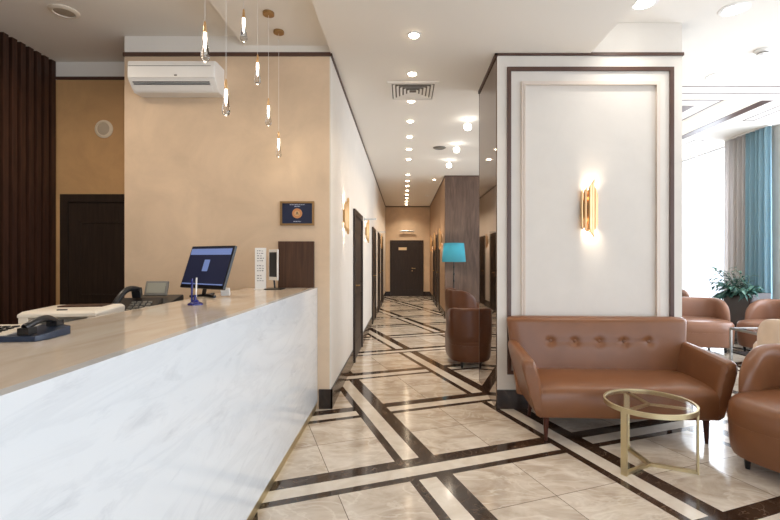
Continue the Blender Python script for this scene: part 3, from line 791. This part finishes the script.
# ------------------------------------------------------------------ sofa
def sofa():
    t = thing('sofa', 'brown leather two-seat sofa with five buttons in front of the cream pillar', 'sofa', (1.71, 3.735, 0), R(-3.0))
    t.scale = (.985, .97, 1.)
    # backrest
    bm = NB(); rings = []; K = 96
    btn = [-.43, -.215, 0, .215, .43]
    for k in range(K+1):
        x = -1+2*k/K
        e = max(0., 1-abs(x)**14)**.5
        ring = []; th = .075*(.35+.65*e); up_ = .02*(1-e)
        prof = [(-1, .20+.64*i/34) for i in range(35)]
        prof += [(-math.cos(q), .84+.035*math.sin(q)) for q in [math.pi*i/8 for i in range(1, 8)]]
        prof += [(1, .84-.64*i/8) for i in range(9)]
        for yy, zz_ in prof:
            zz_ -= up_*(zz_-.2)/.6
            hw = .73+.075*max(0, (zz_-.2)/.675)
            y_ = .245+.10*(zz_-.2)/.675+th*yy
            X = x*hw
            if yy < 0:
                y_ -= .022*math.cos(min(1, abs(x))*math.pi/2)*math.sin(math.pi*min(1, max(0, (zz_-.3)/.56)))
                for b in btn: y_ += .024*math.exp(-(((X-b)/.032)**2+((zz_-.665)/.030)**2)**.8)
                y_ += .005*math.exp(-((zz_-.665)/.022)**2)*(1 if abs(X) < .44 else math.exp(-((abs(X)-.44)/.05)**2))
            ring.append((X, y_, zz_))
        rings.append(ring)
    loft(bm, rings); bk = obj('backrest', bm, M['leather'], t, smooth=True)
    for b in btn:
        bm = NB(); n = 14; yb = .245+.10*(.465)/.675-.075-.022*math.cos(abs(b)/.78*math.pi/2)*math.sin(math.pi*.365/.56)+.024
        loft(bm, [[(b+q*math.cos(2*math.pi*i/n), yb+dy, .665+q*math.sin(2*math.pi*i/n)) for i in range(n)] for q, dy in ((.014, .012), (.016, 0), (.013, -.006), (.005, -.009))])
        obj('button', bm, M['leather'], t, smooth=True)
    # seat
    bm = NB(); rings = []
    yf, yb = -.37, .23
    sec = [(yb, .175), (yf+.05, .175), (yf+.015, .185), (yf, .21), (yf-.005, .30), (yf, .375), (yf+.02, .405), (yf+.06, .422), (yf+.2, .436), (yf+.4, .44), (yb, .43)]
    K = 24
    for k in range(K+1):
        x = -1+2*k/K; cr = 1-abs(x)**6
        rings.append([(x*.665, y, z if z < .35 else z-.012*(1-cr)) for y, z in sec])
    loft(bm, rings); obj('seat', bm, M['leather'], t, smooth=True, bevel=.008)
    # arms
    for s in (-1, 1):
        bm = NB(); rings = []; K = 26
        for k in range(K+1):
            f = k/K; y = .34-.72*f
            top = .67-.04*f**1.5
            e = 1.
            if f > .92: e = max(.0, 1-((f-.92)/.08)**2.2)**.5
            top = .18+(top-.18)*(.955+.045*e)
            th = .82+.18*e
            ot = .80+.012*f; ob = .70
            inn_t = .705-.01*f; inn_b = .62
            zc = []
            n = 6
            P_ = [(ob, .178), (ob+(ot-ob)*.35, .178+(top-.178)*.35), (ot-.012, top-.10), (ot, top-.045), (ot-.012, top-.012), (ot-.04, top), (inn_t+.012, top-.012), (inn_t, top-.05), (inn_t-.03, top-.14), (inn_b+.01, .30), (inn_b, .178)]
            mid = (ot+inn_t)/2
            rings.append([(s*(mid+(px-mid)*th if True else px), y, pz_) for px, pz_ in P_])
        loft(bm, rings); obj('armrest', bm, M['leather'], t, smooth=True, sub=1)
    for (x, y, dx, dy) in ((-.61, -.31, -.004, -.008), (.60, -.31, .0, -.008), (-.60, .22, -.02, .03), (.60, .22, .02, .03)):
        bm = NB(); rod(bm, (x, y, .18), (x+dx, y+dy, 0), .024, 14, .013); obj('leg', bm, M['legwood'], t, smooth=True)
    return t
sofa()

# ------------------------------------------------------------------ coffee table
t = thing('coffee_table', 'round glass coffee table with champagne gold frame in front of the sofa', 'coffee table', (1.657, 3.04, 0))
r0, HT = .285, .435
bm = NB(); lathe(bm, (0, 0), [(r0, HT-.03), (r0, HT), (r0-.014, HT), (r0-.014, HT-.03)], 64, cap=False)
loft_ring = bm
bmesh.ops.remove_doubles(bm, verts=bm.verts, dist=1e-6)
# close the ring underside
bm.verts.ensure_lookup_table()
n = 64
for i in range(n):
    a, b, c, d = bm.verts[i], bm.verts[(i+1) % n], bm.verts[3*n+(i+1) % n], bm.verts[3*n+i]
    bm.faces.new((a, b, c, d))
obj('rim', bm, M['gold'], t, smooth=True)
bm = NB(); cyl(bm, (0, 0), r0-.0145, HT-.014, HT-.006, 64); obj('glass_top', bm, M['glass'], t, smooth=True)
angs = [math.atan2(-.14, -.237), math.atan2(-.12, .253), math.atan2(.26, -.017)]
for k, a in enumerate(angs):
    d = Vector((math.cos(a), math.sin(a), 0)); tg = Vector((-d.y, d.x, 0)); z = Vector((0, 0, 1))
    bm = NB(); obox(bm, d*(r0-.02)/2+z*(HT-.023), d, tg, z, r0-.02, .026, .012); obj('top_strut', bm, M['gold'], t)
    bm = NB(); obox(bm, d*(r0-.008)+z*(HT/2-.015), d, tg, z, .012, .042, HT-.03); obj('leg', bm, M['gold'], t)
    bm = NB(); obox(bm, d*(r0-.015)/2+z*.009, d, tg, z, r0-.015, .028, .018); obj('floor_strut', bm, M['gold'], t)
    bm = NB(); q = d*(r0-.045)+z*(HT-.016); lathe(bm, (q.x, q.y), [(.009, HT-.017), (.009, HT-.0142)], 12); obj('glass_pad', bm, M['black'], t)
# lounge side table
t = thing('side_table', 'small square glass side table with a steel frame between the lounge chairs', 'side table', (4.68, 5.85, 0))
bm = NB(); zframe(bm, .26, .235, .43, .46); obj('frame', bm, M['steel'], t)
obj('glass_top', bx(-.235, .235, -.235, .235, .445, .455), M['glass'], t)
for sx in (-1, 1):
    for sy in (-1, 1): obj('leg', bx(sx*.248-.0125, sx*.248+.0125, sy*.248-.0125, sy*.248+.0125, 0, .43), M['steel'], t)
obj('lower_shelf', bx(-.235, .235, -.235, .235, .12, .135), M['black'], t)

# ------------------------------------------------------------------ curtains
def curtain(name, lab, y0, y1, x, mat):
    t = thing(name, lab, 'curtain', (x, (y0+y1)/2, 0), 0, 'curtains between the lounge windows')
    bm = NB(); n = 90; a = []; b = []
    H = HL-.02
    for k in range(n+1):
        f = k/n; y = y0+(y1-y0)*f-(y0+y1)/2
        ph = f*(y1-y0)/.105*2*math.pi/1.0
        dx = .035*math.sin(ph)+.012*math.sin(ph*.37+1)
        a.append((dx*1.25, y, .015)); b.append((dx*.8, y, H))
    rows = []
    for z in (0, .33, .66, 1):
        rows.append([bm.verts.new((p[0]*(1-z)+q[0]*z, p[1], p[2]*(1-z)+q[2]*z)) for p, q in zip(a, b)])
    for r1, r2 in zip(rows, rows[1:]):
        for i in range(n): bm.faces.new((r1[i], r1[i+1], r2[i+1], r2[i]))
    o = obj('cloth', bm, mat, t, smooth=True); md = o.modifiers.new('solid', 'SOLIDIFY'); md.thickness = .004
    obj('heading', bx(-.03, .03, -(y1-y0)/2, (y1-y0)/2, H, HL), M['white'], t)
curtain('window_curtain', 'grey beige pleated curtain at the lounge window behind the plant', 7.86, 8.37, XW-.16, M['cgrey'])
curtain('window_curtain', 'pale blue pleated curtain beside the grey beige one', 7.36, 7.85, XW-.16, M['cblue'])

# ------------------------------------------------------------------ planter
t = thing('potted_plant', 'leafy blue-green plant in a tall dark planter before the curtains', 'plant', (5.67, 7.46, 0))
bm = NB(); zs = .84
loft(bm, [[(-.15,-.26,0),(.15,-.26,0),(.15,.26,0),(-.15,.26,0)], [(-.18,-.30,zs),(.18,-.30,zs),(.18,.30,zs),(-.18,.30,zs)], [(-.16,-.28,zs),(.16,-.28,zs),(.16,.28,zs),(-.16,.28,zs)], [(-.158,-.278,zs-.05),(.158,-.278,zs-.05),(.158,.278,zs-.05),(-.158,.278,zs-.05)]])
obj('planter', bm, M['pot'], t, bevel=.01)
obj('soil', bx(-.155, .155, -.27, .27, zs-.05, zs-.02), M['soil'], t)
rr = random.Random(5); lf = NB(); st = NB()
for k in range(84):
    a = rr.uniform(0, 2*math.pi); ly = rr.uniform(-.27, .2); lx = rr.uniform(-.12, .02)
    L_ = rr.uniform(.26, .52); el = rr.uniform(.15, 1.35)
    if math.cos(a) > 0: L_ *= .3
    if math.sin(a) < -.5: L_ *= .75
    d = Vector((math.cos(a), math.sin(a), 0)); pts = []
    p = Vector((lx, ly, zs-.03)); v = d*math.cos(el)+Vector((0, 0, math.sin(el)))
    for s_ in range(8):
        pts.append(p.copy()); p = p+v*(L_/7); v = (v+Vector((0, 0, -.14))).normalized()
    path(st, pts, .004, 5)
    for s_ in (2, 3, 4, 5, 6, 7):
        for side in (-1, 1):
            if rr.random() < .2: continue
            q = pts[s_]; tg = (pts[min(7, s_+1)]-pts[s_-1]).normalized()
            sd = tg.cross(Vector((0, 0, 1)))
            if sd.length < .05: sd = Vector((1, 0, 0))
            sd = sd.normalized()*side
            dirn = (tg*.75+sd*rr.uniform(.5, 1)+Vector((0, 0, rr.uniform(-.5, .15)))).normalized()
            ln = rr.uniform(.09, .17); w = ln*.17; wd = dirn.cross(Vector((0, 0, 1))).normalized()
            mid = q+dirn*ln*.45+Vector((0, 0, .008)); tip = q+dirn*ln+Vector((0, 0, -.035))
            vs = [lf.verts.new(x_) for x_ in (q, mid+wd*w, tip, mid-wd*w, mid-Vector((0, 0, .008)))]
            mi = 1 if rr.random() < .3 else 0
            for f3 in ((0, 1, 4), (1, 2, 4), (2, 3, 4), (3, 0, 4)): fc = lf.faces.new([vs[i_] for i_ in f3]); fc.material_index = mi
fo = obj('foliage', lf, [M['leaf'], M['leaf2']], t); obj('stems', st, M['stem'], t)

# ------------------------------------------------------------------ light from outside and unseen lamps
def area(loc, rot, sx, sy, e, col):
    l = bpy.data.lights.new('daylight', 'AREA'); l.shape = 'RECTANGLE'; l.size = sx; l.size_y = sy; l.energy = e; l.color = col
    o = bpy.data.objects.new('daylight', l); COL.objects.link(o); o.location = loc; o.rotation_euler = rot
    return o
DAY = (.86, .93, 1.)
for a, b in wins: area((XW+.35, (a+b)/2, 1.9), (0, R(90), 0), 3.0, b-a, (54 if b > 3 else 17)*(b-a), DAY)
for a, b in fw: area(((a+b)/2, YF-.35, 1.9), (R(90), 0, 0), b-a, 3.0, 21*(b-a), DAY)
# unseen reception downlights over the staff area; the last added to warm the recess wall
rfirst = None
for (x, y) in ((-2.5, 1.0), (-2.35, 2.85), (-1.9, -.6), (-3.1, 3.2)):
    if rfirst is None: rfirst = downlight('unseen_downlight', 'unseen recessed downlight in the reception ceiling outside the frame', (x, y, HR),   .06, 42, 'reception downlights', col=(1, .84, .66), size=172)
    else: dup(rfirst, (x, y, HR))

w = bpy.data.worlds.new('sky'); S.world = w; w.use_nodes = True
bg = w.node_tree.nodes['Background']; bg.inputs[0].default_value = (.86, .93, 1, 1); bg.inputs[1].default_value = 2.0

cam = bpy.data.cameras.new('camera'); co = bpy.data.objects.new('camera', cam); COL.objects.link(co)
co.location = (0, 0, EYE); co.rotation_euler = (R(90), 0, 0)
cam.sensor_width = 36; cam.lens = F/780*36; cam.shift_x = -14/780; cam.shift_y = -2/780; cam.clip_start = .05
S.camera = co
vs = S.view_settings; vs.view_transform = 'Standard'; vs.look = 'None'; vs.gamma = 1; vs.exposure = .1
try: S.cycles.max_bounces = 10; S.cycles.diffuse_bounces = 5; S.cycles.sample_clamp_indirect = 8
except Exception: pass
